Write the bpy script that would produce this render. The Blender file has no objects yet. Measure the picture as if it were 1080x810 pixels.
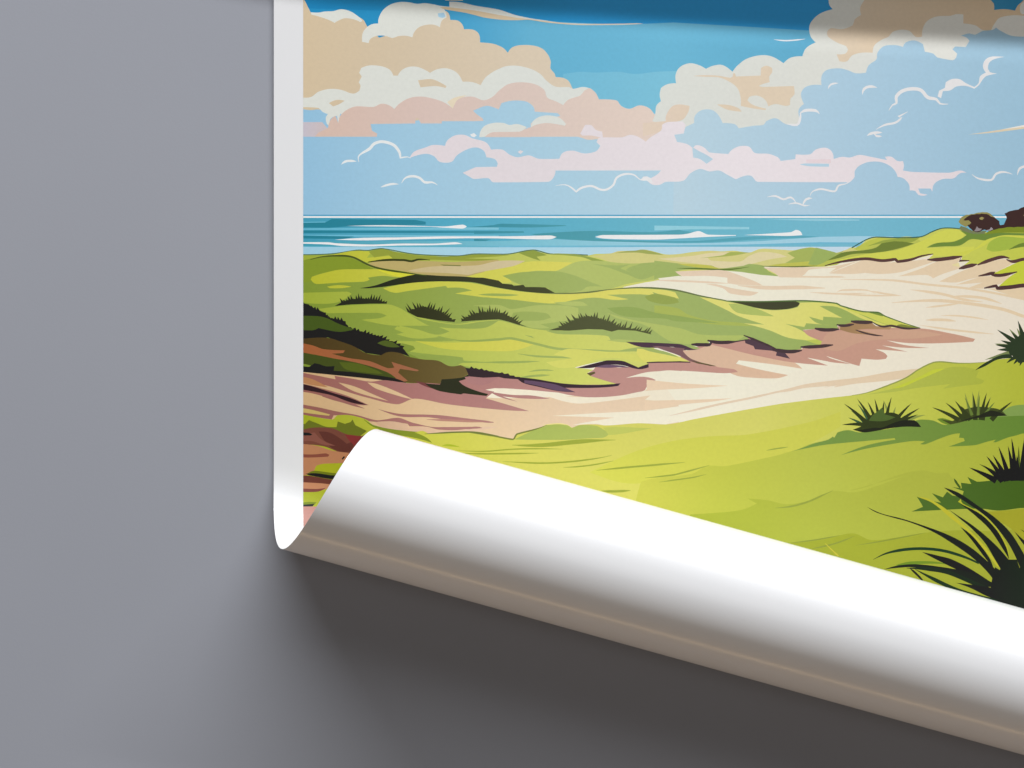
import bpy, math, random
import numpy as np
from mathutils import Vector, geometry
random.seed(7)
scene = bpy.context.scene
COL = scene.collection

# ------------------------------------------------------------------ units
# The sheet is drawn in its own flat coordinates: x to the right, y down,
# one unit = one millimetre.  World: X right, Y away, Z up from the tabletop.
MM = 0.001
def world(x, y, z): return ((x - 540) * MM, (405 - y) * MM, z * MM)
def lin(c):
    c = c / 255.0
    return c / 12.92 if c <= 0.04045 else ((c + 0.055) / 1.055) ** 2.4
def srgb(t): return tuple(lin(v) for v in t)

# ------------------------------------------------------------------ printed picture, drawn as ink shapes
TILE = {'A1': (310, 0), 'B1': (500, 0), 'C1': (690, 0), 'D1': (864, 0),
        'A2': (310, 130), 'B2': (500, 130), 'C2': (690, 130), 'D2': (864, 130),
        'A3': (310, 250), 'B3': (500, 250), 'C3': (690, 250), 'D3': (864, 210),
        'A4': (310, 390), 'B4': (500, 370), 'C4': (690, 370), 'D4': (864, 350),
        'D5': (864, 490), 'C5': (740, 460)}
SHAPES = []          # (polygon points, colour function)
def pts(spec):
    out = []; t = None; way = 0
    for w in spec.split():
        if w in TILE:
            way = 0 if t is None or not out else (TILE[w][0] > t[0]) - (TILE[w][0] < t[0])
            t = TILE[w]; continue
        a, b = w.split(',')
        p = (t[0] + float(a) / 5, t[1] + float(b) / 5)
        if way and (p[0] - out[-1][0]) * way <= 0 and abs(p[0] - out[-1][0]) < 60: continue   # the charts overlap
        way = 0
        out.append(p)
    return out
def smooth(P, closed=True, corner=48):
    n = len(P)
    if n < 3: return P
    V = [Vector(p) for p in P]
    T = []
    for i in range(n):
        if not closed and i in (0, n - 1):
            T.append(None); continue
        a, b, c = V[i - 1], V[i], V[(i + 1) % n]
        d1, d2 = b - a, c - b
        if d1.length < 1e-6 or d2.length < 1e-6: T.append(None); continue
        ang = math.degrees(d1.angle(d2))
        T.append(None if ang > corner else ((d1 * d1.length + d2 * d2.length).normalized()))
    out = []
    for i in range(n if closed else n - 1):
        a, b = V[i], V[(i + 1) % n]
        L = (b - a).length
        out.append(tuple(a))
        k = int(min(7, max(1, L / 2.2)))
        ta, tb = T[i], T[(i + 1) % n]
        if k < 2 or L > 140 or (ta is None and tb is None): continue
        if ta is None: ma = 2 * (b - a) - 0 * tb; ma = ((b - a) * 1.5 - tb * L * 0.5)
        else: ma = ta * L
        if tb is None: mb = (b - a) * 1.5 - ma * 0.5
        else: mb = tb * L
        for j in range(1, k):
            t = j / k
            p = a * (2*t**3 - 3*t*t + 1) + ma * (t**3 - 2*t*t + t) + b * (3*t*t - 2*t**3) + mb * (t**3 - t*t)
            out.append(tuple(p))
    if not closed: out.append(tuple(V[-1]))
    return out
def level(x, y):
    """how strongly the sheet is lit around a shape (the curl throws light back on it);
    one value per shape and ink, used to get from a colour in the photograph to an ink"""
    d = max(0.0, 451 + 0.277 * (x - 395) - y)
    return 0.875 - 0.03 * max(0.0, 1 - (x - 320) / 120) + 0.27 * math.exp(-d / 72)
def ink_of(c, x, y):
    return np.clip((np.array(srgb(c)) - 0.016) / level(x, y), 0.004, 0.95)
def colf(c, q):
    """a flat ink or a left-to-right blend of inks: [(x, rgb), ...]"""
    ys = [p[1] for p in q]; xs = [p[0] for p in q]
    y0 = max(0, min(ys)); y1 = max(ys)
    def ymid(x): return (y0 + max(y0, min(y1, 451 + 0.277 * (x - 395)))) / 2
    if isinstance(c, list):
        kx = [k[0] for k in c]; cs = np.array([ink_of(k[1], k[0], ymid(k[0])) for k in c])
        return lambda x, y: np.array([np.interp(x, kx, cs[:, i]) for i in range(3)])
    xm = min(1080, max(320, (min(xs) + max(xs)) / 2))
    v = ink_of(c, xm, ymid(xm)); return lambda x, y: v
def P(c, spec, corner=48, sm=True):
    q = pts(spec) if isinstance(spec, str) else spec
    SHAPES.append((smooth(q, True, corner) if sm else q, colf(c, q)))
def R(c, x0, y0, x1, y1): q = [(x0, y0), (x1, y0), (x1, y1), (x0, y1)]; SHAPES.append((q, colf(c, q)))
def S(c, w, spec, taper=(0.15, 0.15)):
    """a brush stroke that thins towards its ends; w in tile units"""
    q = smooth(pts(spec) if isinstance(spec, str) else spec, False, 70)
    V = [Vector(p) for p in q]; n = len(V); w = w / 5 * 1.4
    L = [0]
    for i in range(1, n): L.append(L[-1] + (V[i] - V[i - 1]).length)
    a, b = [], []
    for i in range(n):
        d = (V[min(n - 1, i + 1)] - V[max(0, i - 1)])
        if d.length < 1e-6: d = Vector((1, 0))
        d.normalize(); nrm = Vector((-d.y, d.x)); t = L[i] / L[-1]
        k = taper[0] + (1 - taper[0]) * min(1, t / 0.25)
        k2 = taper[1] + (1 - taper[1]) * min(1, (1 - t) / 0.25)
        h = w * 0.5 * min(k, k2)
        a.append(tuple(V[i] + nrm * h)); b.append(tuple(V[i] - nrm * h))
    SHAPES.append((a + b[::-1], colf(c, a)))
def SPIKY(c, base, top, amp, step=9, lean=0):
    """clump of grass: smooth base line, top line broken up into blades"""
    q = pts(top); V = [Vector(p) for p in q]; out = []
    ctr = sum(V, Vector((0, 0))) / len(V)
    for i in range(len(V) - 1):
        d = V[i + 1] - V[i]; n = max(1, int(d.length * 5 / step))
        nrm = Vector((d.y, -d.x)).normalized()
        if nrm.y > 0: nrm = -nrm
        for j in range(n):
            p = V[i] + d * (j / n)
            out.append(tuple(p))
            m = V[i] + d * ((j + 0.5) / n)
            fan = Vector((m.x - ctr.x, 0)) * 0.06
            out.append(tuple(m + nrm * (amp / 5) * random.choice((0.15, 0.4, 0.8, 1.1, 1.4)) * random.uniform(0.8, 1.1) + fan + Vector((random.uniform(-.6, .6) + lean, 0))))
    out.append(tuple(V[-1]))
    SHAPES.append((pts(base) + out, colf(c, out)))
def LEAFY(c, spec, amp=1.1, step=1.9):
    q = [Vector(p) for p in smooth(pts(spec), True, 60)]; out = []
    for i in range(len(q)):
        a, b = q[i], q[(i + 1) % len(q)]; d = b - a; n = max(1, int(d.length / step))
        for j in range(n):
            p = a + d * (j / n)
            out.append((p.x + random.uniform(-amp, amp) * 0.7, p.y + random.uniform(-amp, amp) * 0.7))
    SHAPES.append((out, colf(c, out)))
def BLADE(c, root, tip, w, bend=0.12):
    a, b = Vector(root), Vector(tip); d = b - a
    n = Vector((-d.y, d.x)).normalized()
    if n.y > 0: n = -n
    m = (a + b) / 2 + n * d.length * bend
    L_, R_ = [], []
    for i in range(9):
        t = i / 8
        p = a * (1 - t)**2 + m * 2 * t * (1 - t) + b * t * t
        dd = (m - a) * (1 - t) + (b - m) * t; dd.normalize(); nn = Vector((-dd.y, dd.x))
        h = w * 0.5 * (1 - t)**0.8
        L_.append(tuple(p + nn * h)); R_.append(tuple(p - nn * h))
    SHAPES.append((L_ + R_[::-1], colf(c, L_)))
def TUFT(c, tile, root, tips, w, bend=0.12, spread=0.25):
    ox, oy = TILE[tile]
    rx, ry = root
    for tx, ty in tips:
        r = (rx + (tx - rx) * spread, ry)
        BLADE(c, (ox + r[0] / 5, oy + r[1] / 5), (ox + tx / 5, oy + ty / 5), w / 5, bend if tx > -9e9 else 0)

# inks; the paler middles of the blends have the sheet's sheen painted in
WHITE = [(320, (217, 219, 212)), (600, (220, 223, 217)), (850, (219, 220, 213)), (1080, (224, 223, 216))]
TAN = [(320, (209, 190, 160)), (420, (211, 194, 168)), (560, (217, 202, 180)), (760, (220, 206, 187)), (1080, (220, 196, 164))]
PINK = [(330, (212, 186, 172)), (450, (217, 195, 186)), (560, (219, 200, 190)), (700, (228, 210, 198))]
PALE = [(400, (226, 216, 220)), (560, (226, 218, 222)), (780, (234, 226, 230)), (1080, (226, 214, 218))]
LINE = [(320, (226, 230, 230)), (700, (232, 232, 234)), (1080, (226, 224, 224))]
LSKY = [(320, (148, 191, 218)), (420, (162, 201, 224)), (600, (174, 208, 226)), (800, (188, 215, 229)), (960, (175, 206, 225)), (1080, (162, 198, 220))]
DSKY = [(320, (44, 140, 190)), (420, (50, 146, 196)), (480, (72, 160, 204)), (560, (104, 178, 210)), (700, (112, 184, 214)), (860, (100, 172, 204)), (1080, (56, 140, 185))]
DSKY2 = [(560, (116, 186, 214)), (700, (128, 194, 218)), (800, (128, 192, 216))]
RMASS = [(700, (188, 213, 226)), (860, (176, 205, 223)), (960, (168, 200, 220)), (1080, (157, 192, 213))]

XR = 1340
# ---- sky
R(LSKY, 300, -400, XR, 240)
R(DSKY, 300, -400, XR, 114)
R(LSKY, 300, 108, 345, 118)
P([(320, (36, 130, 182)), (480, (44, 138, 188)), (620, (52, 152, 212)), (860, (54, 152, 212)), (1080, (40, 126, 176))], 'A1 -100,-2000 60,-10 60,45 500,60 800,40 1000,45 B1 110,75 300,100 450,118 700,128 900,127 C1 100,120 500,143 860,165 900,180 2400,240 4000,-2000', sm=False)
P(DSKY2, 'B1 470,392 560,380 640,384 760,380 850,392 960,380 1080,376 1200,380 1200,600 470,600')
# left tan bank of cloud
P(TAN, 'A1 40,-30 50,-5 62,12 78,45 92,72 200,70 300,80 350,95 372,112 385,138 450,200 700,120 790,55 815,70 825,107 865,110 888,130 897,156 945,158 975,180 982,225 1040,230 B1 120,238 155,255 178,280 200,252 240,240 300,240 355,255 390,290 405,330 402,360 425,390 430,408 470,412 500,430 520,470 560,520 400,600 0,560 A1 600,640 130,578 90,582 40,575')
P(WHITE, 'A1 90,66 130,68 165,62 210,60 250,50 300,62 345,92 362,112 350,118 330,108 300,100 265,98 235,110 215,122 180,105 130,88 92,78')
P(WHITE, 'A1 360,222 362,180 380,150 410,130 445,125 448,95 470,55 510,25 560,12 610,14 650,22 690,18 740,25 770,32 830,38 790,45 803,70 805,95 780,110 770,145 740,132 700,132 660,145 635,170 625,198 590,190 550,192 520,202 480,190 440,190 405,205 395,228')
P(LSKY, 'A1 760,72 790,68 800,88 785,96 762,90')
P(TAN, 'A1 780,-20 900,-20 890,5 800,4')
P(WHITE, 'A1 820,10 880,14 960,32 1080,52 B1 215,80 300,98 380,110 450,120 560,126 700,128 860,124 892,127 800,132 650,134 540,133 440,125 330,108 280,104 0,72 A1 960,60 860,45 820,42', 60)
P([(460, (214, 192, 158)), (720, (220, 205, 185))], 'A1 770,40 820,40 960,58 1080,80 B1 220,94 300,103 450,120 560,128 860,125 890,127 700,132 540,132 400,122 290,106 230,108 150,106 60,95 0,80 A1 900,68 800,52', 60)
# white bank under it
P(WHITE, 'A1 40,515 90,513 130,485 190,470 250,475 310,495 345,480 352,455 342,435 358,405 345,385 355,360 400,346 460,350 505,368 525,400 548,400 570,370 610,353 660,356 718,385 760,365 810,362 860,385 890,432 940,434 985,450 1010,410 1050,380 1080,365 B1 10,442 40,450 60,410 110,370 170,350 230,348 300,365 350,392 380,425 430,458 500,460 522,470 570,460 605,465 580,500 480,570 300,560 100,580 0,560 A1 1000,600 700,600 400,620 300,620 245,600 235,652 228,612 205,618 190,635 190,668 175,655 168,625 180,603 150,590 130,570 40,566')
P(TAN, 'A1 655,425 720,418 760,430 805,455 800,465 750,455 700,458 668,462')
P(TAN, 'A1 185,545 225,528 268,532 240,550 208,562')
# pink bank
P(PINK, 'A1 245,612 280,580 330,562 420,565 460,548 500,555 530,576 560,545 610,518 670,510 730,520 790,540 838,572 860,530 900,512 950,512 1000,530 1050,510 1080,480 B1 0,512 50,530 100,515 120,480 180,445 250,435 320,445 370,475 385,515 430,535 470,555 500,525 560,505 580,480 610,465 640,490 658,525 750,530 775,560 820,575 870,557 920,570 950,605 1060,560 1100,640 985,700 910,750 870,735 780,735 650,735 600,738 540,722 60,724 52,640 A1 780,640 780,652 670,652 655,625 642,625 640,652 405,655 412,690 440,705 438,722 110,722 130,695 180,675 195,630 220,612 235,650')
P((228, 215, 190), 'A1 808,540 850,515 912,503 890,514 860,530 838,574')
P([(320, (196, 190, 200)), (345, (204, 190, 190))], 'A1 40,645 150,645 178,678 130,700 110,722 40,722', sm=False)
P(LSKY, 'A1 945,585 1000,562 1030,560 B1 80,560 130,578 145,545 200,532 270,535 310,560 320,590 440,598 455,612 400,625 340,630 300,650 298,672 270,680 220,670 180,665 130,658 70,670 40,700 25,726 -20,726 0,640 50,638 45,625 20,608')
P(WHITE, 'B1 28,724 35,690 60,662 110,648 160,650 185,660 230,655 278,672 240,695 160,700 100,698 55,722')
P(PINK, 'B1 55,724 100,698 240,695 290,672 300,680 300,724')
P(WHITE, 'B1 300,672 310,640 350,615 400,610 450,622 485,655 478,664 430,655 380,650 330,658')
P(LINE, 'A1 930,710 950,703 965,715 950,725 935,720')
# right white bank
P(WHITE, 'C1 -10,640 5,600 10,560 35,535 28,500 35,465 70,445 115,440 112,395 135,355 185,335 235,345 272,365 310,348 360,345 412,380 440,345 490,310 560,293 620,300 680,335 720,305 780,298 800,255 850,225 822,190 818,135 850,90 890,65 940,50 920,20 918,-50 3000,-600 3000,600 1000,700 700,700 300,700 60,660')
P(TAN, 'D1 255,-60 240,-5 215,40 220,80 185,105 175,135 120,155 60,150 40,170 45,195 90,225 140,245 150,262 135,285 90,288 105,325 145,325 170,295 220,280 280,280 290,240 330,210 365,195 385,170 430,158 475,165 505,195 540,195 545,150 570,110 620,88 690,85 720,76 758,78 758,125 820,135 860,160 905,160 920,130 950,95 1020,82 1080,85 1180,90 1100,60 1060,72 1055,40 1070,15 1120,-20 1000,-90', 55)
P(DSKY, 'D1 880,-60 900,0 918,20 920,55 975,50 1030,58 1045,30 1070,8 1120,-60')
P(WHITE, 'D1 1066,78 1055,45 1070,15 1120,5 1200,60')
TAN2 = [(690, (226, 208, 190)), (760, (222, 205, 182))]
P(TAN2, 'C1 205,402 260,398 330,400 400,412 413,405 415,388 425,388 430,405 560,400 562,360 590,348 620,360 620,385 605,405 608,435 570,445 550,455 570,460 735,455 738,500 718,520 715,555 690,560 640,550 600,562 590,535 575,520 540,505 500,512 490,530 520,555 590,575 585,582 530,575 455,560 455,520 440,470 400,435 340,410 260,406', 55)
P(TAN2, 'C1 330,552 390,555 440,570 460,590 430,588 380,578')
P(TAN2, 'C1 -60,650 60,640 62,610 90,565 130,552 185,560 180,590 150,632 90,650 40,690 -60,720')
# right light-blue bank
P(RMASS, 'C1 105,712 155,705 165,670 210,650 215,610 250,582 300,580 335,605 360,650 420,655 445,678 520,665 575,660 590,640 640,625 690,655 755,665 762,625 760,580 788,550 772,500 790,465 830,450 880,450 D1 12,400 40,370 100,362 150,372 190,388 245,385 260,345 300,315 305,280 340,245 400,240 440,250 455,225 500,215 545,235 555,275 600,285 620,305 700,320 720,305 725,285 700,262 715,247 770,250 790,218 775,200 745,190 790,178 820,185 860,165 910,160 930,147 955,165 1010,190 1080,195 2200,190 2200,1133 C1 100,1133')
# pale pink banks
P(PALE, 'A2 610,185 635,150 690,130 735,115 797,120 810,90 850,65 900,62 940,80 1010,100 1040,140 B2 60,105 90,140 150,140 185,165 230,180 290,170 340,188 450,188 470,155 520,145 580,160 640,150 665,120 645,100 655,80 680,75 780,75 820,62 860,70 905,98 930,75 985,40 990,10 1020,-5 C2 60,-8 150,-8 165,10 155,55 105,62 120,100 170,110 200,130 205,182 240,190 275,215 310,190 270,165 240,150 205,130 215,118 240,118 270,135 290,155 390,163 410,140 450,122 500,125 530,158 600,162 650,180 665,200 742,190 745,165 820,165 850,140 900,130 935,150 945,190 990,178 1030,182 D2 210,168 270,178 330,190 355,195 345,178 380,178 410,200 440,200 445,225 440,250 500,258 680,262 740,250 775,262 740,265 705,292 650,295 605,320 595,362 585,345 520,345 530,370 570,378 550,383 520,378 505,358 475,355 470,320 440,290 412,285 400,255 370,225 320,205 260,205 210,225 185,255 185,285 155,315 C2 1010,312 545,310 510,278 470,280 430,297 380,270 340,250 290,255 240,242 190,265 150,305 60,310 30,325 B2 940,325 910,300 960,275 985,250 430,250 420,285 390,310 100,312 75,290 0,295 A2 1020,293 930,285 890,262 940,240 960,232 1070,230 1075,215 1060,190 1015,180 1000,145 960,128 910,140 860,170 830,205 770,205 740,175 700,162 650,170', 50)
P(LSKY, 'C2 765,218 800,213 920,215 920,230 820,228')
P([(860,(230,215,220)),(890,(228,210,212))], 'C2 800,192 930,190 930,212 800,212')
P(PALE, 'B2 560,55 585,10 620,12 640,35 675,45 680,80 620,66 570,66')
P(PALE, 'B2 230,152 245,143 260,150 245,163')
for w, q in [(9, 'A2 250,218 280,200 330,202'), (11, 'A2 343,205 345,170 400,135 425,108 470,98 525,115 555,150 562,183 600,178 615,185'),
             (8, 'A2 458,338 510,322 552,322'), (9, 'A2 568,317 590,288 630,280 665,290 690,312 730,312 758,327'),
             (8, 'B2 430,330 480,325 510,338 538,362 570,340 620,332 665,350 700,350 735,325 750,290 790,270 840,272 880,300 920,300'),
             (16, 'B2 880,298 910,292 940,315'), (7, 'C2 595,390 640,385 680,402 720,392 748,424'), (6, 'C2 705,428 750,422 790,435 820,432'),
             (8, 'C2 782,432 800,402 832,396'), (7, 'C2 820,385 835,360 880,348 950,360 970,330 1010,320 1030,308'),
             (8, 'D2 803,270 840,293 905,300 930,268 970,258 1017,270'), (9, 'D2 1043,274 1055,240 1090,228 1160,235'),
             (11, 'C1 765,600 800,583 850,585 870,602'), (9, 'C1 772,590 765,640 750,660 700,655'), (7, 'C1 915,470 930,447 968,440'),
             (10, 'D1 226,500 235,470 265,458 302,463'), (13, 'D1 365,584 385,555 405,545 405,510 440,480 490,470 535,478 570,515 615,525 635,548 678,550'),
             (8, 'D1 298,684 345,660 400,648 432,622 415,618 465,590'), (10, 'D1 250,717 280,703 330,700'), (8, 'D1 285,705 300,718 328,720'),
             (5, 'C1 630,210 700,216 795,207')]:
    S(LINE, w, q)
P(LINE, 'D1 622,510 630,480 660,465 665,435 700,418 740,420 770,440 815,460 838,440 845,405 876,385 860,350 875,315 910,300 975,302 920,314 892,335 887,365 897,382 935,390 880,402 860,420 840,450 815,470 770,455 720,458 690,478 650,482 640,520')
P((222, 206, 178), 'D1 785,710 900,694 1080,664 1180,650 1180,665 1080,680 900,702')
P((235, 230, 220), 'D1 960,684 1080,660 1180,645 1180,655 1080,670', sm=False)

# ---- sea
R([(320, (84, 160, 196)), (1080, (98, 168, 200))], 300, 226.6, XR, 228.2)
SEA = [(320, (72, 157, 184)), (500, (92, 174, 200)), (720, (112, 184, 204)), (900, (120, 185, 206)), (1080, (112, 178, 202))]
SEAD = [(320, (46, 130, 150)), (450, (54, 136, 158)), (600, (84, 158, 172)), (900, (100, 172, 192))]
SEAL = [(320, (104, 184, 210)), (700, (150, 208, 222)), (1080, (150, 196, 216))]
R(SEA, 300, 229.6, XR, 262)
R((236, 242, 244), 300, 228.1, XR, 229.9)
SEALT = [(320, (160, 206, 226)), (560, (176, 216, 232)), (800, (196, 218, 230)), (1080, (200, 216, 232))]
P(SEAL, 'A2 30,555 400,552 1080,549 1080,562 30,563', sm=False)
P(SEAL, 'A2 30,588 600,590 1080,592 1080,598 400,600 30,594', sm=False)
P(SEAD, 'A2 30,525 170,522 200,505 640,510 695,520 695,535 500,540 280,545 180,552 30,550', sm=False)
P(SEAL, 'A2 30,521 170,519 165,524 30,526', sm=False)
P(SEAD, 'A2 30,566 500,568 1080,570 1080,578 30,580', sm=False)
P(SEAD, 'A2 30,592 320,598 250,610 30,608')
P(SEAD, 'A2 920,548 1020,540 1080,535 1080,550', sm=False)
P(SEAD, 'B2 90,541 150,530 480,538 490,542 300,550 120,548')
P(SEAD, 'B2 0,568 260,570 265,578 0,584', sm=False)
P(SEAD, 'B2 300,585 450,575 640,568 940,575 1080,562 C2 150,568 215,575 130,588 B2 640,592 640,608 800,618 C2 200,622 480,600 780,594 870,600 780,606 600,610 300,628 B2 1000,630 700,626 430,608')
P(SEAD, 'B2 0,610 90,614 60,622 0,624', sm=False)
P(SEAL, 'C2 0,540 300,545 500,548 500,560 200,560 0,566', sm=False)
P(SEAL, 'C2 600,508 850,505 1080,508 1080,514 850,516', sm=False)
R(SEALT, 300, 260.4, XR, 290)
P([(320, (70, 158, 180)), (560, (130, 196, 214)), (700, (160, 208, 224)), (1080, (168, 206, 226))], 'B2 -1000,622 100,622 430,612 640,622 1080,634 C2 300,632 560,622 870,600 1080,596 D2 390,598 390,632 0,632 C2 700,638 300,644 B2 500,646 -1000,646', sm=False)
P([(500, (120, 190, 214)), (1080, (110, 178, 204))], 'B2 -1000,646 500,646 1080,644 C2 480,640 D2 0,628 300,630 300,634 0,637 C2 480,647 B2 1080,652 500,655 -1000,653', sm=False)
P([(320,(72, 160, 182)),(520,(110,184,206))], 'A2 30,634 180,640 260,648 900,645 1080,648 1080,655 600,652 30,650', sm=False)
FOAM = (240, 244, 248)
P(FOAM, 'A2 280,542 500,538 780,545 890,535 912,545 890,556 810,552 700,546 500,545')
P(FOAM, 'A2 215,615 360,605 560,602 780,597 900,597 B2 200,596 400,592 435,600 400,612 300,612 100,607 0,607 A2 900,607 780,609 600,613 380,618')
P(FOAM, 'A2 30,628 180,628 220,633 400,640 560,635 740,635 850,628 890,637 740,643 560,645 400,650 260,648 180,640 30,635')
P(FOAM, 'B2 638,600 680,590 1080,588 C2 180,582 215,572 240,570 285,588 430,590 430,594 280,600 130,608 B2 960,614 760,612 680,608')
P(FOAM, 'C2 470,590 600,583 720,575 745,563 768,570 780,590 700,595 560,592')

# ---- land
LIME = [(320, (162, 176, 64)), (450, (178, 190, 86)), (620, (208, 212, 112)), (800, (216, 214, 124)), (1080, (196, 202, 84))]  # land inks, washed out mid-sheet where the gloss is painted into them
YEL = [(320, (186, 188, 56)), (450, (203, 203, 82)), (600, (220, 214, 104)), (800, (224, 219, 128)), (1080, (200, 202, 84))]
SAGE = [(320, (132, 152, 58)), (450, (148, 166, 80)), (620, (166, 182, 108)), (800, (160, 178, 106)), (1080, (152, 172, 80))]
SAGE2 = [(320, (146, 164, 64)), (600, (182, 194, 114)), (900, (176, 190, 104))]
DARK = [(320, (38, 40, 28)), (420, (48, 52, 32)), (600, (78, 80, 56)), (900, (70, 72, 54))]
PUR = [(320, (56, 34, 44)), (600, (78, 60, 74)), (900, (92, 74, 82))]
MAUVE = [(320, (166, 108, 98)), (450, (174, 122, 118)), (620, (190, 144, 138)), (800, (198, 152, 138)), (1000, (200, 156, 134))]
SAND = [(320, (226, 188, 140)), (440, (228, 196, 156)), (620, (236, 210, 182)), (1080, (232, 210, 178))]
CREAM = [(560, (239, 230, 208)), (760, (242, 236, 216)), (900, (238, 230, 210)), (1080, (232, 222, 204))]
TSAND = [(690, (230, 208, 184)), (1080, (226, 204, 170))]
P(LIME, 'A2 30,696 200,690 330,672 390,672 430,664 470,663 540,678 640,692 780,702 860,700 950,690 1080,692 B2 190,690 260,675 310,670 350,680 400,690 440,687 520,693 600,697 640,690 720,687 760,675 850,672 895,667 940,675 1010,692 1080,690 C2 200,680 290,673 360,676 420,673 500,682 550,665 590,662 680,668 740,670 820,655 880,665 950,683 1000,672 1040,655 D2 200,655 250,615 300,602 350,605 400,603 460,598 530,600 600,570 650,555 720,555 770,565 850,570 890,575 940,550 1010,545 1080,545 2300,540 2300,5000 A2 30,5000', 70)
# far dunes, left
S((92, 120, 90), 4, 'A2 40,694 200,689 330,670 390,671 470,662 640,691 860,700 950,690 1080,691 B2 190,689 310,669 400,689 520,692 600,696', (1, 1))
P(YEL, 'A3 190,98 300,75 380,74 410,78 385,110 520,98 530,115 420,125 380,132 300,102 200,100')
P((150, 160, 66), 'A3 395,78 470,64 560,85 700,100 860,102 960,93 B3 120,96 190,95 120,103 A3 1080,104 900,112 1080,118 940,126 720,120 640,128 530,122 420,125 520,112 500,95 425,108')
P((146, 160, 76), 'B3 235,84 310,70 350,82 385,96 330,104 350,125 300,110')
P((150, 165, 84), 'B3 390,90 450,87 560,95 700,130 640,130 560,105')
P((190, 172, 112), 'A3 390,142 450,125 620,125 720,128 850,132 1080,120 1080,170 940,205 820,210 660,195 560,178 440,160')
P([(430, (202, 184, 138)), (560, (212, 198, 160))], 'A3 600,178 740,155 960,150 1080,126 B3 130,122 270,126 200,155 60,180 0,192 A3 920,200 800,190 660,186')
P((120, 124, 64), 'A3 770,145 880,149 880,154 790,151')
P(YEL, 'A3 900,212 1000,185 B3 60,180 200,155 260,135 330,128 520,135 480,155 430,180 340,178 250,190 170,200 200,240 130,242 60,228 A3 980,218')
P(SAGE2, 'B3 170,200 250,188 340,178 430,180 530,135 600,125 700,128 840,135 1000,128 C3 100,140 100,200 B3 960,225 820,245 700,278 600,288 480,298 420,292 380,268 260,255 200,235')
P(SAGE, 'B3 150,205 260,185 420,180 520,200 620,240 680,262 600,262 560,285 430,296 380,268 260,255 190,225')
P(SAGE, 'B3 620,142 760,150 860,138 1000,128 1080,128 C3 110,140 110,180 20,215 B3 900,222 800,195 760,180 700,160')
P(SAGE2, 'B3 770,165 840,140 900,135 820,160 800,175 830,190')
P((212, 206, 136), 'B3 605,100 720,88 760,75 850,72 900,68 950,80 1010,95 C3 130,92 200,84 290,73 360,78 420,78 500,84 550,68 590,64 680,70 740,72 820,57 870,66 950,84 1040,60 1080,80 900,155 740,160 570,158 500,168 380,168 300,165 130,150 B3 1000,132 840,140 720,132 660,112')
P((162, 170, 96), 'B3 740,86 800,75 850,72 890,67 960,82 1000,95 920,90 850,82')
P((224, 212, 168), 'C3 20,115 200,100 290,85 410,80 380,100 280,108 300,125 450,130 500,100 560,80 640,85 700,105 600,120 480,150 370,165 250,145 130,130')
P((170, 180, 96), 'C3 235,112 360,97 400,80 500,82 420,98 330,106')
P((168, 180, 98), 'C3 700,85 820,57 950,84 1000,72 960,100 900,118 800,130 690,138 740,110')
P((192, 192, 92), 'C3 600,150 700,138 830,128 900,120 960,100 900,155 740,158')
P(SAGE, 'C3 0,125 130,140 190,148 300,150 340,168 470,152 500,142 575,152 600,180 662,208 560,208 450,190 330,174 180,172 110,182 145,208 20,216 0,228')
P((196, 194, 92), 'C3 120,142 280,148 340,168 220,160')
S((104, 124, 62), 6, 'C3 118,165 250,168 380,172 500,158')
S((110, 120, 66), 5, 'C3 560,153 700,158 860,152')
# dunes, far right
P(SAGE, 'D3 -20,256 40,270 85,282 75,305 0,345 -60,345')
P((186, 192, 92), 'D3 60,320 130,300 250,270 180,262 300,208 400,206 500,204 540,230 300,330 0,350')
P((190, 196, 86), 'D3 110,280 200,262 250,225 310,208 370,212 320,222 250,265 180,270')
P((114, 130, 62), 'D3 75,305 130,280 250,268 300,255 340,228 420,223 500,235 440,255 380,270 300,285 180,290 100,312 40,325')
P((150, 164, 76), 'D3 380,212 440,204 530,202 480,228 400,222 250,250 330,220')
P((208, 210, 92), 'D3 480,245 560,212 640,170 720,160 760,185 760,225 600,235 560,260 700,255 820,250 760,300 560,300 400,320 240,315 60,330 250,290 400,270')
P((112, 138, 66), 'D3 565,256 620,232 700,226 745,210 775,190 740,165 860,180 960,178 1080,180 1300,178 1300,192 1080,192 960,192 880,218 800,212 740,245 660,250')
P((206, 208, 86), 'D3 880,215 960,195 1040,192 1080,200 1080,235 960,200 900,220 860,250 740,300 700,290 820,260')
P((164, 184, 76), 'D3 880,265 900,225 960,198 1080,205 1300,200 1300,240 1080,240 1000,265 920,278')
P((128, 142, 50), 'D3 870,188 900,165 950,150 1080,143 1300,140 1300,180 1080,178 960,178')
P((110, 132, 60), 'D3 995,268 1080,230 1300,215 1300,240 1080,252')
S((60, 96, 84), 4, 'D3 170,258 250,213 300,201 400,204 530,200 600,170 650,154 720,155 770,165', (1, 1))
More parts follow.
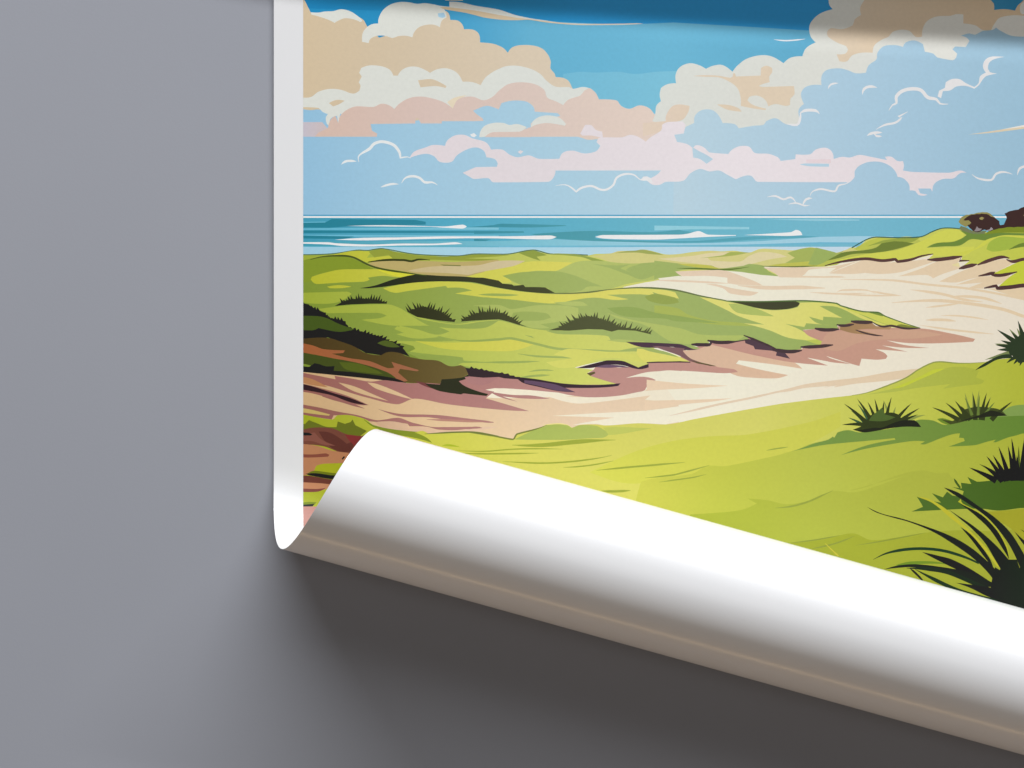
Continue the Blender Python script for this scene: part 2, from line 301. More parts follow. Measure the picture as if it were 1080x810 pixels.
# building-like bushes on the ridge
HB = (68, 50, 48)
LEAFY((150, 142, 88), 'D3 733,122 742,104 764,88 800,80 845,72 885,70 908,86 925,98 900,110 860,95 800,100 780,125 790,140 770,146 745,132', 0.5)
LEAFY(HB, 'D3 758,110 790,88 830,80 880,78 905,92 930,104 948,118 952,138 970,134 985,100 975,78 1010,64 1050,56 1062,46 1090,42 1150,36 1210,60 1260,100 1240,150 1080,146 950,154 900,170 870,160 835,178 800,160 780,138 790,125', 0.55)
LEAFY((150, 142, 88), 'D3 762,118 785,112 800,124 790,136 770,134', 0.3)
LEAFY((156, 146, 92), 'D3 842,100 855,94 868,100 858,110 846,108', 0.2)
LEAFY((130, 116, 84), 'D3 1072,84 1090,80 1100,90 1085,96', 0.2)
LEAFY((146, 136, 138), 'D3 814,170 824,158 830,144 840,154 856,156 848,166 836,170', 0.3)
LEAFY((160, 152, 158), 'D3 872,166 895,160 905,148 916,160 900,168', 0.3)
LEAFY((120, 128, 92), 'D3 738,160 745,142 770,148 800,165 830,176 850,170 880,168 870,182 800,182 760,170', 0.5)

# ---- sand valley
P(CREAM, 'B3 780,265 900,240 980,228 970,218 1080,205 C3 145,208 110,182 330,174 460,185 560,200 660,208 640,185 575,158 740,160 900,157 960,148 D3 30,352 120,332 240,318 330,328 400,320 410,332 480,322 600,292 570,320 640,320 752,302 745,332 790,327 740,365 830,345 900,322 970,308 1030,328 1080,320 1080,330 960,375 905,395 960,400 1040,388 1000,415 950,460 1080,458 1300,460 1300,1300 D4 1300,300 B4 300,500 A4 40,400 A3 40,720 600,760 B3 0,700 300,700 700,640 C3 0,600 0,290', 30, False)
P(TSAND, 'C3 110,182 330,174 400,185 520,230 570,255 440,252 385,242 385,215 280,205 150,206')
P(TSAND, 'C3 575,162 740,160 900,160 965,152 1080,125 D3 180,345 60,392 0,392 C3 920,190 960,162 820,172 780,205 700,212 660,212 640,195')
P(TSAND, 'D3 50,392 180,342 240,320 330,330 390,325 250,388')
P(TSAND, 'D3 240,390 380,335 500,325 560,318 620,325 560,345 430,385 330,395')
P(TSAND, 'D3 415,408 540,365 640,322 745,310 720,350 760,360 650,395 600,418 560,400')
P((228, 214, 160), 'D3 700,345 735,335 740,360 700,350')
P(TSAND, 'D3 630,435 740,385 830,350 960,318 1030,332 905,395 780,425 720,440')
P(TSAND, 'D3 720,452 850,410 905,405 1000,390 1000,415 940,452 860,465 980,500 1080,535 1300,600 1300,470 1080,462 900,472 780,470 860,440')
P(TSAND, 'C3 270,248 330,250 420,272 550,292 500,310 400,298 360,270')
for w, q in [(7, 'C3 0,228 200,235 400,246'), (14, 'C3 440,256 600,268 760,266 900,270'), (6, 'C3 660,212 800,210 980,213'), (6, 'C3 820,292 980,300 1120,296'),
             (6, 'C3 960,292 990,280 1120,278'), (8, 'D3 110,425 250,425 400,430 560,450 800,475 1080,530 1300,600'), (12, 'D3 380,547 600,535 780,550 960,580 1080,620 1300,690'),
             (7, 'D3 560,572 650,562 740,550'), (10, 'D3 480,478 640,500 760,530 860,542'), (10, 'D3 700,512 850,520 960,552'), (6, 'D3 0,492 220,507 430,510'), (5, 'D3 90,492 120,482 240,480 300,500'),
             (6, 'D3 0,412 60,410 140,412'), (10, 'D3 560,638 650,637 720,644'), (6, 'D3 640,614 760,618 890,637'), (7, 'D3 530,665 700,690 920,712'), (6, 'C3 1000,222 1080,225'), (7, 'D3 270,485 360,502 430,510')]:
    S(TSAND, w, q)
# dark rims under the right dunes
RIM = (92, 66, 64)
for w, q in [(11, 'D3 28,352 120,330 240,315 330,325 400,318 412,330 480,320 540,300 600,290'), (14, 'D3 568,320 640,318 752,302'), (10, 'D3 750,300 738,326 790,325'),
             (14, 'D3 735,368 780,355 830,344'), (13, 'D3 832,348 900,322 960,306 1000,312'), (13, 'D3 985,318 1020,330 1080,318 1160,320')]:
    S(RIM, w, q, (0.3, 0.3))
P((196, 204, 70), 'D3 905,402 960,372 1080,325 1300,310 1300,465 1080,455 1000,462 940,465 1000,412 1042,386 980,400', 30)
S((84, 60, 60), 12, 'D3 838,406 880,398 920,388 912,400 960,402 1042,384', (0.3, 0.3))
S((84, 60, 60), 15, 'D3 868,470 930,458 938,470 1010,464 1080,456 1200,462', (0.3, 1))

# ---- big left and middle dune
P(MAUVE, 'A3 500,745 700,700 900,700 B3 0,690 250,735 500,770 760,765 640,700 860,680 1080,655 C3 200,585 480,530 780,600 800,490 980,470 940,570 900,640 500,640 200,690 B3 1000,740 700,830 200,800 A3 900,790 600,790')
P(SAGE, 'A3 30,130 100,112 200,102 280,105 340,125 420,165 560,182 660,200 960,215 1080,230 B3 150,248 260,256 370,266 440,298 550,297 680,283 780,273 860,269 960,271 C3 0,270 120,282 250,312 380,337 560,341 760,336 860,340 960,350 D3 110,562 220,592 310,598 345,617 440,652 530,680 450,682 380,672 330,672 270,645 170,645 180,662 90,662 100,685 0,685 C3 860,490 850,485 780,490 800,500 880,540 940,570 775,578 775,600 700,602 640,590 540,548 480,520 500,542 430,552 300,548 280,545 290,568 195,568 240,588 200,592 160,575 0,565 B3 800,555 860,600 1080,640 1080,665 940,668 860,690 780,658 700,652 600,670 530,688 630,700 600,715 620,735 770,770 700,778 500,775 320,748 230,740 0,700 A3 905,690 920,740 600,770 30,700', 70)
P((134, 152, 52), 'A3 30,130 100,112 200,103 280,106 340,127 420,168 440,172 300,170 150,190 90,210 100,232 30,245')
P(YEL, 'A3 95,210 160,190 250,172 400,170 440,170 600,185 665,205 640,215 540,212 470,205 390,215 400,225 370,236 250,240 120,248 90,225')
P((214, 212, 66), 'A3 440,170 600,185 665,205 640,214 560,212 480,190')
P(LIME, 'A3 30,295 280,288 305,300 230,345 120,352 30,342')
P(YEL, 'A3 175,262 240,254 305,262 250,270 190,270')
P(DARK, 'A3 345,270 430,255 520,225 600,205 660,198 780,205 880,208 960,214 1000,215 1080,230 B3 70,222 80,230 150,246 200,250 210,258 260,252 270,264 330,264 375,266 425,294 440,299 350,296 250,286 120,266 0,240 A3 960,245 860,235 720,235 600,245 480,262 400,270', 25)
S((76, 88, 44), 7, 'A3 88,119 160,103 260,99 320,110 400,150 480,172 600,190 700,204', (0.3, 0.4))
S((62, 68, 36), 8, 'A3 390,133 480,122 580,122 620,128 660,118 718,122', (0.3, 0.2))
S((110, 122, 80), 6, 'B3 400,297 550,296 680,283 780,273 860,268 960,270 C3 120,282 250,312 380,336', (0.6, 0.6))
P(YEL, 'A3 470,270 600,245 720,236 860,236 960,246 B3 120,268 250,288 430,301 600,296 720,279 860,271 960,276 C3 60,280 110,292 130,325 70,315 B3 940,290 955,310 860,302 700,305 815,328 740,332 640,320 540,330 430,350 330,345 200,330 60,318 A3 1000,318 850,298 940,282 880,268 810,268 800,258 600,285 530,294', 40)
P(SAGE, 'B3 20,303 90,298 180,300 240,306 180,312 80,310')
P(SAGE2, 'B3 420,345 560,340 600,362 500,362')
P(SAGE2, 'A3 940,362 1080,358 B3 200,380 330,360 480,362 550,375 550,420 490,440 350,460 400,480 290,475 180,420 150,400 A3 1010,372')
P(SAGE, 'B3 205,400 280,393 380,402 405,425 350,440 250,440 200,420')
P(SAGE2, 'B3 700,400 850,440 1080,480 C3 250,515 480,518 430,545 300,545 280,542 290,560 100,555 B3 900,465 760,430', 30)
P((172, 184, 96), 'C3 0,360 120,375 180,410 300,440 450,452 520,470 300,460 120,430 0,400')
P((150, 170, 96), 'B3 700,375 840,370 960,400 C3 150,420 350,455 120,445 B3 1000,430 800,420')
P((152, 166, 88), 'B3 900,315 960,300 1060,320 C3 130,345 60,355 B3 930,340')
# right part of the middle dune
P(DARK, 'C3 380,338 560,342 745,340 768,352 750,368 700,380 620,384 540,374 450,352')
P(YEL, 'C3 240,318 300,325 380,341 450,354 540,376 620,386 700,382 755,370 768,347 860,345 960,355 D3 60,570 220,612 300,645 380,670 450,680 330,672 270,648 C3 1080,425 970,372 870,364 900,380 990,427 890,420 888,440 815,420 860,455 930,465 800,455 790,475 690,458 760,485 820,520 880,545 900,560 800,545 700,530 600,490 470,455 580,462 450,420 380,385', 35)
P(SAGE2, 'C3 390,352 450,355 540,378 630,418 560,415 440,400')
P((190, 200, 96), 'C3 800,545 900,540 935,568 870,568')
P((206, 208, 100), 'D3 120,575 230,592 310,600 350,620 500,675 440,678 380,668 320,650 250,620 190,600')
P((120, 140, 70), 'D3 250,596 310,598 345,615 330,618')
P((130, 136, 66), 'D3 430,660 530,680 460,684 400,672')
S((90, 116, 66), 5, 'C3 380,338 560,341 760,336 860,340 960,350 D3 110,562 220,592 310,598 345,617 440,652 530,680', (0.8, 0.5))
# left mid bands
P(LIME, 'A3 130,380 300,360 490,355 560,375 620,412 680,428 760,445 860,458 960,445 1080,440 B3 120,445 280,478 400,495 620,520 B3 720,525 A3 1600,530 1080,540 850,545 760,525 700,545 620,500 540,490 560,530 400,480 340,440 490,415 440,400 200,405')
P(LIME, 'B3 -120,480 0,480 120,475 250,480 400,495 560,488 700,520 720,545 900,550 800,556 860,582 760,600 1000,612 1080,638 1080,664 940,668 860,688 780,656 700,650 600,670 530,688 630,700 600,715 620,735 770,770 700,778 500,775 320,748 230,740 160,720 0,690 -120,660 -200,600')
P(SAGE, 'B3 380,495 520,492 640,485 740,500 830,498 800,545 730,530 690,520 600,515 450,512')
P(SAGE2, 'B3 700,545 780,540 900,552 800,556')
P(SAGE, 'A3 170,402 420,400 490,415 440,430 340,433 500,465 640,468 740,470 820,498 750,515 660,490 560,468 540,490 600,520 770,530 850,548 600,548 500,542 400,510 300,480 250,440')
P(LIME, 'A3 545,470 600,490 700,515 760,528 640,535 540,512 580,505 530,485')
P(SAGE, 'A3 620,415 700,440 860,462 1000,445 1080,440 B3 120,448 60,465 0,478 A3 1000,480 860,482 760,475 700,462')
P(LIME, 'A3 490,545 640,550 860,550 1080,548 B3 100,540 320,580 320,700 0,690 A3 1080,662 890,655 880,632 760,622 610,605 640,585 560,560', 40)
P(YEL, 'A3 640,548 860,556 1080,536 B3 200,540 320,565 200,600 A3 1000,600 800,590')
P(SAGE, 'A3 600,625 760,622 890,635 895,652 1000,658 1080,658 1080,664 890,664 840,680 760,650 680,650')
P([(320,(140,160,66)),(450,(132,150,66))], 'A3 570,560 630,575 640,590 600,610 660,640 600,640 560,590')
for w, q in [(9, 'A3 760,522 900,548 1080,540 B3 100,532 200,535 320,562 450,590 680,600 860,602'), (7, 'B3 230,615 350,630 580,637'), (8, 'A3 1000,660 B3 0,657 200,660 345,655'),
             (6, 'B3 290,710 350,702 420,704'), (8, 'B3 240,742 320,732 400,728'), (7, 'B3 270,518 320,530 300,522')]:
    S(SAGE, w, q)
P((214, 214, 112), 'B3 500,590 640,600 760,610 1000,625 900,660 780,640 660,640 560,680 450,690 380,660 520,640 420,620')
P(SAGE, 'B3 760,600 880,580 960,592 1040,620 1080,640 960,615 880,604')
# clumps
BUSH = [(320, (40, 42, 30)), (450, (56, 58, 36)), (620, (86, 90, 62))]
for base, top, amp, st in [('A3 215,364 300,356 400,352 490,352', 'A3 490,348 440,334 400,328 350,325 300,330 250,345', 26, 12),
                       ('A3 605,398 650,422 760,440 848,449', 'A3 848,445 820,425 780,398 740,385 690,368 650,375 600,396', 28, 12),
                       ('A3 880,446 960,440 1080,434 B3 60,432 120,434 180,446 230,462 280,474', 'B3 240,458 200,428 150,402 90,396 40,398 A3 960,404 920,420 885,440', 26, 12),
                       ('B3 395,491 500,494 600,486 680,488 725,499 760,490 850,494 935,514', 'B3 930,508 840,486 760,474 720,450 640,424 600,418 540,432 500,452 450,475', 28, 12)]:
    SPIKY(BUSH, base, top, amp, st)
# dark slope at the left edge
BLK = [(320, (32, 32, 28)), (430, (42, 40, 32))]
SPIKY(BLK, 'A3 20,545 180,530 250,552 320,578 380,612 460,624 500,610 560,612 612,632', 'A3 575,585 560,570 520,555 450,525 400,512 330,492 290,476 260,442 180,425 160,398 120,385 75,355 20,340', 14, 16)
P((74, 92, 38), 'A3 30,415 130,418 180,430 230,455 270,470 320,488 250,500 200,495 130,480 100,492 30,490', 30)
P((84, 98, 44), 'A3 440,560 480,545 520,555 560,580 500,580')
P([(320, (82, 66, 38)), (400, (92, 76, 42)), (500, (112, 98, 60))], 'A3 30,540 100,532 180,532 250,552 320,578 380,612 460,624 500,606 560,612 600,630 680,645 760,652 820,680 880,675 915,692 922,720 880,742 780,752 770,775 700,770 600,768 520,745 300,660 30,610', 30)
P([(320, (172, 102, 62)), (440, (160, 106, 78))], 'A3 30,558 100,572 160,592 270,598 260,612 200,615 290,638 400,655 490,690 530,688 515,658 560,672 660,702 650,708 560,695 550,715 600,758 545,760 500,718 400,680 280,652 160,632 30,606')
P((74, 84, 34), 'A3 30,606 120,622 220,642 320,660 400,682 490,712 540,745 400,742 250,725 100,680 30,665')
P((92, 104, 40), 'A3 240,660 340,668 430,700 470,722 380,715 280,700')
P(BLK, 'A3 30,680 80,685 110,665 140,672 170,682 215,680 210,705 330,715 520,742 598,770 480,758 390,748 220,752 150,728 30,716', 25)
# ---- sand and mauve slope
P(SAND, 'A4 30,10 600,70 900,125 1080,150 B4 60,205 480,240 900,212 920,190 1080,170 1080,400 0,560 A4 1080,600 30,600', 30)
P(MAUVE, 'A4 30,12 220,50 215,32 300,45 400,62 480,55 598,70 700,70 800,80 870,60 900,40 960,32 1080,38 B4 60,135 150,142 250,150 320,150 500,177 740,178 770,178 700,160 620,135 595,120 630,100 640,85 720,85 870,98 950,82 1080,72 C4 150,-25 200,50 320,80 430,100 440,112 360,118 200,108 80,103 B4 900,115 800,143 880,155 915,180 900,208 850,225 770,236 640,246 520,236 400,212 300,205 180,198 130,198 100,220 A4 1060,155 1080,210 950,198 800,180 640,152 540,182 380,145 300,122 180,85 30,50', 35)
P(SAND, 'A4 235,67 320,88 420,130 500,165 330,118')
P(SAND, 'A4 388,67 440,75 530,110 632,157 560,140 440,102')
P((196, 140, 96), 'A4 30,35 100,50 180,92 90,80 30,62')
P((120, 70, 70), 'A4 640,60 700,72 780,108 700,90')
P((52, 54, 40), 'A4 690,72 770,78 780,50 880,42 925,20 920,45 870,60 900,85 960,110 1025,128 1015,138 940,130 895,125 880,130 780,115 730,98', 25)
P(SAND, 'A4 890,130 1080,178 1080,185 960,155')
P((242, 232, 210), 'A4 1010,105 1060,97 B4 130,198 250,205 400,225 480,240 640,245 770,236 900,212 1080,200 C4 140,195 B4 1080,258 960,262 900,258 930,235 700,265 560,278 480,268 380,240 250,222 A4 1080,118')
P(MAUVE, 'B4 80,215 200,232 300,235 400,252 330,254 240,250 150,240 230,268 140,245')
P(MAUVE, 'B4 -60,225 0,240 60,250 180,285 292,318 180,314 0,298 -60,290')
P((176, 128, 126), 'A4 900,38 960,34 1080,40 B4 100,140 120,160 0,170 A4 1000,80 920,70')
# streaks lower left
P(MAUVE, 'A4 30,70 100,85 200,112 290,140 395,186 340,185 250,165 100,125 30,115')
P((58, 34, 44), 'A4 30,72 100,88 200,120 300,150 385,185 300,172 200,135 120,118 30,102')
S(MAUVE, 9, 'A4 150,140 260,168 372,204', (0.2, 0.1))
P(MAUVE, 'A4 30,180 140,200 230,220 330,238 430,265 480,262 520,255 560,254 615,275 640,282 720,300 780,302 985,300 860,318 760,315 700,300 610,298 600,285 520,275 440,275 360,265 300,245 210,240 200,262 120,250 30,235')
P((222, 196, 118), 'A4 30,200 100,212 192,236 185,242 100,232 30,222')
P(MAUVE, 'A4 442,206 560,232 700,236 800,242 1055,275 980,276 800,262 700,250 560,246')
P([(380, (224, 184, 150)), (520, (232, 200, 176))], 'A4 430,275 520,272 600,288 605,302 700,302 760,318 860,320 985,302 1080,300 B4 0,420 A4 1080,352 900,330 700,337 560,322 460,300', 40)
for w, q in [(8, 'B4 -40,358 0,366 105,378'), (8, 'B4 -50,412 0,405 42,406')]: S(MAUVE, w, q)
S((190, 140, 126), 8, 'A4 700,262 850,268 1000,276')
# middle sand
P(CREAM, 'B4 800,143 900,115 980,107 C4 0,112 80,103 200,110 360,120 440,130 560,145 640,145 700,125 780,100 1080,60 1080,240 400,330 70,385 B4 1010,388 860,382 700,394 640,385 515,392 600,375 740,352 600,348 410,343 540,335 720,325 900,315 1080,292 C4 0,262 0,205 B4 960,155', 50)
P(SAND, 'C4 -40,152 80,165 200,175 390,184 200,198 0,206 -40,208')
P(SAND, 'B4 900,258 C4 0,262 200,258 410,250 300,268 150,282 0,305 B4 900,318', 40)
S(TSAND, 8, 'C4 80,342 200,315 350,280 500,250 640,220 720,212')
P(TSAND, 'C4 600,222 700,200 800,175 950,155 1080,140 D4 380,210 540,192 480,235 380,255 280,265 180,275 80,292 60,285 C4 850,205 950,185 800,195 700,215')
S((240, 230, 210), 7, 'C4 840,205 900,198 960,184')
P([(700, (218, 184, 158)), (830, (222, 188, 160))], 'C3 150,600 240,588 300,568 450,605 560,630 720,655 780,695 700,682 600,668 445,650 430,668 560,700 705,728 640,745 520,742 430,730 320,680 200,650', 50)
P(MAUVE, 'C3 290,565 430,553 500,545 640,590 700,610 780,600 780,580 940,572 D3 0,760 0,780 240,780 C3 1080,680 1035,668 900,625 905,608 890,608 900,640 1035,670 940,660 800,635 915,678 720,660 560,630 440,602', 40)
P(MAUVE, 'C3 780,490 850,492 970,490 D3 100,670 250,680 530,682 700,710 820,738 810,752 D4 640,60 480,60 355,45 450,70 580,85 450,84 330,72 400,90 465,105 380,98 296,92 340,110 358,128 350,142 290,147 150,132 30,105 20,115 60,140 160,168 60,160 0,140 C3 890,620 700,600 940,570 820,525', 40)
P([(860, (202, 160, 138)), (1000, (206, 166, 140))], 'C3 900,520 D3 60,700 250,690 500,690 650,715 500,735 330,740 200,760 D3 100,800 0,780 C3 1000,580 940,565')
P([(860, (150, 122, 84)), (930, (176, 140, 104))], 'C3 975,490 D3 110,668 180,650 270,650 300,670 380,675 370,688 250,685 200,690 335,722 180,708 110,690', 40)
P(PUR, 'C3 475,540 540,545 640,590 680,602 715,642 640,625 645,608 620,600 530,592 522,575 480,560', 30)
P(PUR, 'B3 800,553 940,557 1080,564 C3 160,572 205,590 245,592 160,596 100,580 50,582 B3 980,585 880,580', 25)
P([(690, (136, 104, 108)), (740, (128, 96, 96))], 'B3 940,575 980,576 1080,584 C3 160,588 150,602 200,645 320,682 260,672 190,655 130,625 60,600 B3 1020,605')
P(YEL, 'B3 860,588 960,596 C3 60,605 130,630 190,660 100,664 0,657 B3 900,660 860,620')
P(SAGE, 'C3 -60,590 20,596 80,612 130,636 60,620 -20,604')
for w, q in [(11, 'C3 -40,663 60,664 190,660'), (13, 'C3 195,566 290,568 300,546'), (13, 'C3 280,545 340,556 430,552'), (12, 'C3 425,552 500,540'), (8, 'C3 470,518 540,546 640,588'),
             (14, 'C3 620,590 700,604 778,598'), (13, 'C3 770,580 850,578 942,569'), (13, 'C3 845,482 900,490 975,486'), (13, 'C3 960,464 1050,462'), (12, 'C3 1035,444 1080,450 1150,452'),
             (10, 'D3 90,662 130,668 182,660'), (11, 'D3 165,645 230,648 280,646'), (8, 'D3 280,650 330,672 380,668 450,682 532,681'), (6, 'D3 190,690 260,712 335,722')]:
    S([(690, (74, 60, 66)), (1080, (84, 68, 66))], w, q, (0.4, 0.3))
P((100, 90, 64), 'C3 190,652 260,665 325,680 260,676')
PU2 = [(500, (58, 48, 52)), (720, (70, 56, 68))]
SPIKY(PU2, 'A3 905,692 925,735 1000,742 1080,738 B3 80,738 160,745 260,752', 'B3 245,744 160,722 80,708 0,694 A3 1000,705 960,695 905,690', 8, 22)
P(PU2, 'B3 220,738 320,748 420,765 500,775 640,780 772,771 760,785 700,792 600,796 480,795 535,818 440,812 340,790 260,770', 30)
P((104, 82, 104), 'B3 265,755 320,760 420,775 470,792 530,816 440,810 340,785 265,770', 30)
P(PU2, 'B3 540,691 600,675 680,655 700,650 780,653 830,672 865,688 940,666 1080,660 C3 60,660 B3 1080,670 950,680 870,697 780,676 700,674 620,690', 40)
P((112, 90, 112), 'B3 640,686 700,673 780,678 820,690 760,687 700,690')
P((100, 92, 60), 'B3 595,718 635,710 640,718 612,732', 20)
P(MAUVE, 'C3 -30,665 190,663 320,684 420,697 440,712 360,718 200,708 80,703 0,708 -30,710')

# ---- front meadow
MEAD = [(320, (172, 182, 46)), (450, (200, 200, 80)), (560, (212, 208, 102)), (800, (216, 213, 112)), (940, (200, 204, 90)), (1080, (180, 186, 66))]
P(MEAD, 'A4 30,232 120,250 205,262 230,240 300,240 380,262 430,298 540,320 640,327 680,322 720,338 860,330 960,330 1080,350 B4 100,450 210,467 225,440 300,420 350,405 390,388 440,382 490,388 515,405 560,390 640,388 690,393 760,390 860,382 940,385 1010,388 1080,378 C4 200,362 400,325 600,290 720,272 900,250 1040,235 D4 170,335 260,318 380,275 460,240 520,200 590,165 640,158 720,165 800,165 870,160 900,150 1000,140 1080,140 2300,60 2300,5000 A4 30,5000', 60)
S((126, 134, 70), 6, 'B4 -30,430 100,448 205,467 225,440 300,420 350,405 390,388', (0.4, 0.3))
S((120, 130, 70), 6, 'A4 690,338 760,334 860,329 960,330 1080,351 B4 40,442', (0.3, 0.6))
S((130, 150, 50), 8, 'A4 370,262 430,300 540,322 650,328', (0.2, 0.2))
S((150, 158, 84), 5, 'D4 170,335 260,318 380,275 460,240 520,200 590,165 640,158 720,165 800,165 870,160', (0.3, 0.3))
P((138, 152, 50), 'A4 430,300 540,322 620,326 690,352 730,385 650,362 560,345 480,330')
P((176, 190, 50), 'A4 780,400 820,392 880,408 840,405')
P([(540, (172, 188, 98)), (640, (180, 192, 104))], 'B4 213,467 300,425 350,408 390,390 460,388 490,392 515,408 560,392 640,395 690,420 710,440 680,458 600,462 500,468 350,470', 45)
P((196, 202, 104), 'B4 680,405 760,400 860,405 938,408 850,425 760,440 710,444')
S((240, 226, 150), 4, 'B4 360,392 440,384 490,390 512,404')
M2 = [(560, (212, 209, 90)), (680, (209, 208, 92)), (760, (198, 202, 84)), (860, (192, 198, 86)), (1080, (176, 182, 66))]
P((210, 210, 92), 'C4 -340,640 -100,530 100,475 300,450 500,440 800,380 980,320 980,400 700,540 300,640 -100,700')
P(M2, 'B4 850,800 880,690 960,670 C5 -60,200 20,158 60,155 120,158 220,140 380,105 430,92 500,70 590,35 700,20 900,0 1080,-30 2600,-60 2600,3000 -900,3000', 40)
M3 = [(740, (184, 193, 72)), (860, (186, 193, 80)), (1080, (175, 180, 70))]
P(M3, 'C5 -60,412 60,405 200,390 290,355 240,328 350,338 440,358 540,345 640,310 700,288 800,296 900,270 1080,205 D5 150,138 240,120 330,85 430,50 540,30 620,45 680,42 700,70 760,110 2400,100 2400,2600 -1500,2600', 40)
M4 = [(840, (176, 183, 64)), (1080, (168, 173, 60))]
P(M4, 'C5 440,565 700,528 800,512 900,548 1080,525 D5 560,358 740,345 900,350 1080,340 2400,300 2400,2600 -600,2600', 40)
P((166, 164, 52), 'D5 860,250 1000,240 1080,232 1400,225 1400,420 1080,400 1000,330')
STK = [(500, (166, 176, 66)), (800, (160, 172, 80)), (1080, (140, 150, 54))]
for w, q in [(10, 'B4 200,497 350,495 540,475 640,472 745,470'), (9, 'B4 230,501 380,500 540,485 680,475'), (5, 'A4 860,425 1000,430 B4 200,519 330,516 470,518'), (6, 'B4 -80,540 100,543 340,539'),
             (6, 'B4 150,583 350,592 500,585 640,568 725,551'), (5, 'B4 470,615 600,605 735,580'), (7, 'B4 645,630 800,615 C4 20,600 160,588'), (6, 'B4 900,670 1000,660 C4 120,650 290,603'),
             (5, 'B4 975,692 C4 100,682 200,668 275,650'), (9, 'B4 670,738 740,741 825,736'), (5, 'C4 590,525 640,516 705,507'), (7, 'C5 385,378 470,370 560,345 650,305 692,286'),
             (5, 'C5 470,562 600,546 730,522'), (6, 'C5 570,595 700,566 805,526'), (5, 'C5 810,575 950,553 1080,528 D5 560,358')]:
    S(STK, w, q)
S((214, 204, 76), 8, 'C5 650,565 720,632', (0.3, 0.8))
# lower left corner under the flap
P((118, 126, 44), 'A4 30,290 60,285 80,265 130,285 170,300 225,302 232,272 270,285 300,275 310,262 325,292 385,322 350,350 300,355 250,345 200,320 100,310 30,320', 30)
P((132, 80, 66), 'A4 30,322 100,305 200,308 280,340 350,350 420,322 300,460 240,435 150,402 30,392')
P((108, 62, 54), 'A4 130,325 200,335 280,390 330,370 300,430 240,430 180,395', 40)
P((150, 94, 80), 'A4 30,345 110,330 150,370 220,400 160,395 90,375 30,380')
P((146, 60, 60), 'A4 270,340 360,350 320,400 290,370')
P((204, 142, 102), 'A4 30,390 120,400 200,425 290,438 300,520 30,560')
P((150, 86, 70), 'A4 30,444 100,446 170,440 188,448 180,458 100,462 30,462')
P((186, 192, 46), 'A4 108,530 120,505 160,495 320,490 320,570 200,560 110,550')
P((124, 134, 36), 'A4 70,548 110,532 220,545 300,545 300,572 100,552')
P((26, 24, 30), 'A4 62,548 120,545 200,556 300,560 280,584 180,574 80,556')
P((24, 22, 28), 'A4 30,330 80,332 98,340 90,346 30,346')
P((30, 20, 20), 'A4 252,470 262,456 272,458 258,474')
P((120, 68, 58), 'A4 30,560 80,558 180,575 260,585 260,610 30,600')
P((214, 150, 112), 'A4 30,592 140,598 200,605 180,625 120,640 30,628')
P((142, 82, 74), 'A4 30,625 120,628 170,622 130,642 60,645 30,640')
P((182, 190, 56), 'A4 30,645 100,645 170,640 130,702 30,712')
P((132, 150, 44), 'A4 30,705 80,698 120,700 110,712 30,718')
P((30, 44, 40), 'A4 30,716 110,708 100,722 30,726')
P((206, 150, 140), 'A4 30,724 200,722 300,1100 30,1100')
# ---- shade and tufts of grass in the meadow
P([(900, (184, 192, 92)), (1040, (172, 180, 72))], 'D4 240,332 320,315 420,290 500,250 580,222 640,200 700,185 780,188 840,205 825,240 870,258 850,275 760,285 650,300 690,275 600,285 500,298 400,315')
P((196, 204, 70), 'D4 380,300 520,240 600,200 660,195 520,255 440,290')
SH = [(840, (122, 152, 78)), (950, (122, 148, 70)), (1080, (104, 136, 58))]
P(SH, 'C4 670,541 750,522 835,490 D4 40,570 70,552 40,530 78,558 95,530 150,518 220,530 400,505 500,470 540,462 600,468 660,490 740,475 850,445 980,420 1080,400 2300,420 2300,535 1080,535 1040,545 990,558 930,582 915,582 930,568 880,580 820,597 740,602 680,605 765,575 760,560 735,558 740,535 700,540 640,560 560,592 530,592 555,578 500,575 420,585 250,615 112,650 250,598 400,568 395,560 300,570 100,588 0,600', 35)
P((132, 158, 84), 'D4 920,450 980,408 1020,390 1080,384 2300,380 2300,440 1080,442')
P((112, 138, 54), 'D4 620,460 650,455 700,470 690,492 650,482', 30)
GR = (58, 66, 40)
TUFT((140, 152, 80), 'D4', (380, 490), [(560, 438), (335, 360), (402, 395)], 26)
TUFT((66, 96, 66), 'D4', (300, 520), [(165, 415), (150, 452), (200, 380)], 26)
P(GR, 'D4 175,515 215,500 240,480 260,440 320,432 380,425 420,438 440,470 500,465 535,500 420,500 250,530', 30)
TUFT(GR, 'D4', (330, 490), [(128, 378), (198, 352), (253, 368), (290, 352), (340, 365), (380, 343), (485, 376), (528, 402), (118, 490), (520, 436)], 26, 0.05, 0.35)
P((44, 46, 36), 'D4 330,505 420,470 500,468 535,502 420,502 250,528 200,520 290,505')
P((84, 104, 54), 'D4 280,440 330,400 345,435 400,450 340,470 260,468')
TUFT((142, 152, 76), 'D4', (820, 455), [(765, 320), (805, 312), (842, 305), (905, 340)], 22, 0.03, 0.45)
P((72, 80, 44), 'D4 640,462 700,470 740,450 760,410 830,395 900,400 950,410 985,440 850,450 740,478 690,488', 30)
TUFT((60, 68, 40), 'D4', (830, 465), [(593, 398), (664, 373), (713, 362), (808, 325), (882, 320), (1018, 366), (745, 390), (900, 350)], 26, 0.05, 0.4)
TUFT((104, 124, 60), 'D4', (830, 440), [(765, 345), (845, 330), (925, 370)], 16, 0.03, 0.4)
P((46, 48, 36), 'D4 730,475 790,455 840,440 900,415 950,425 990,442 850,452')
T3 = (52, 64, 46)
TUFT((120, 132, 84), 'D4', (1100, 90), [(1000, -16), (870, 148), (922, 62), (1040, -20)], 36, 0.0, 0.1)
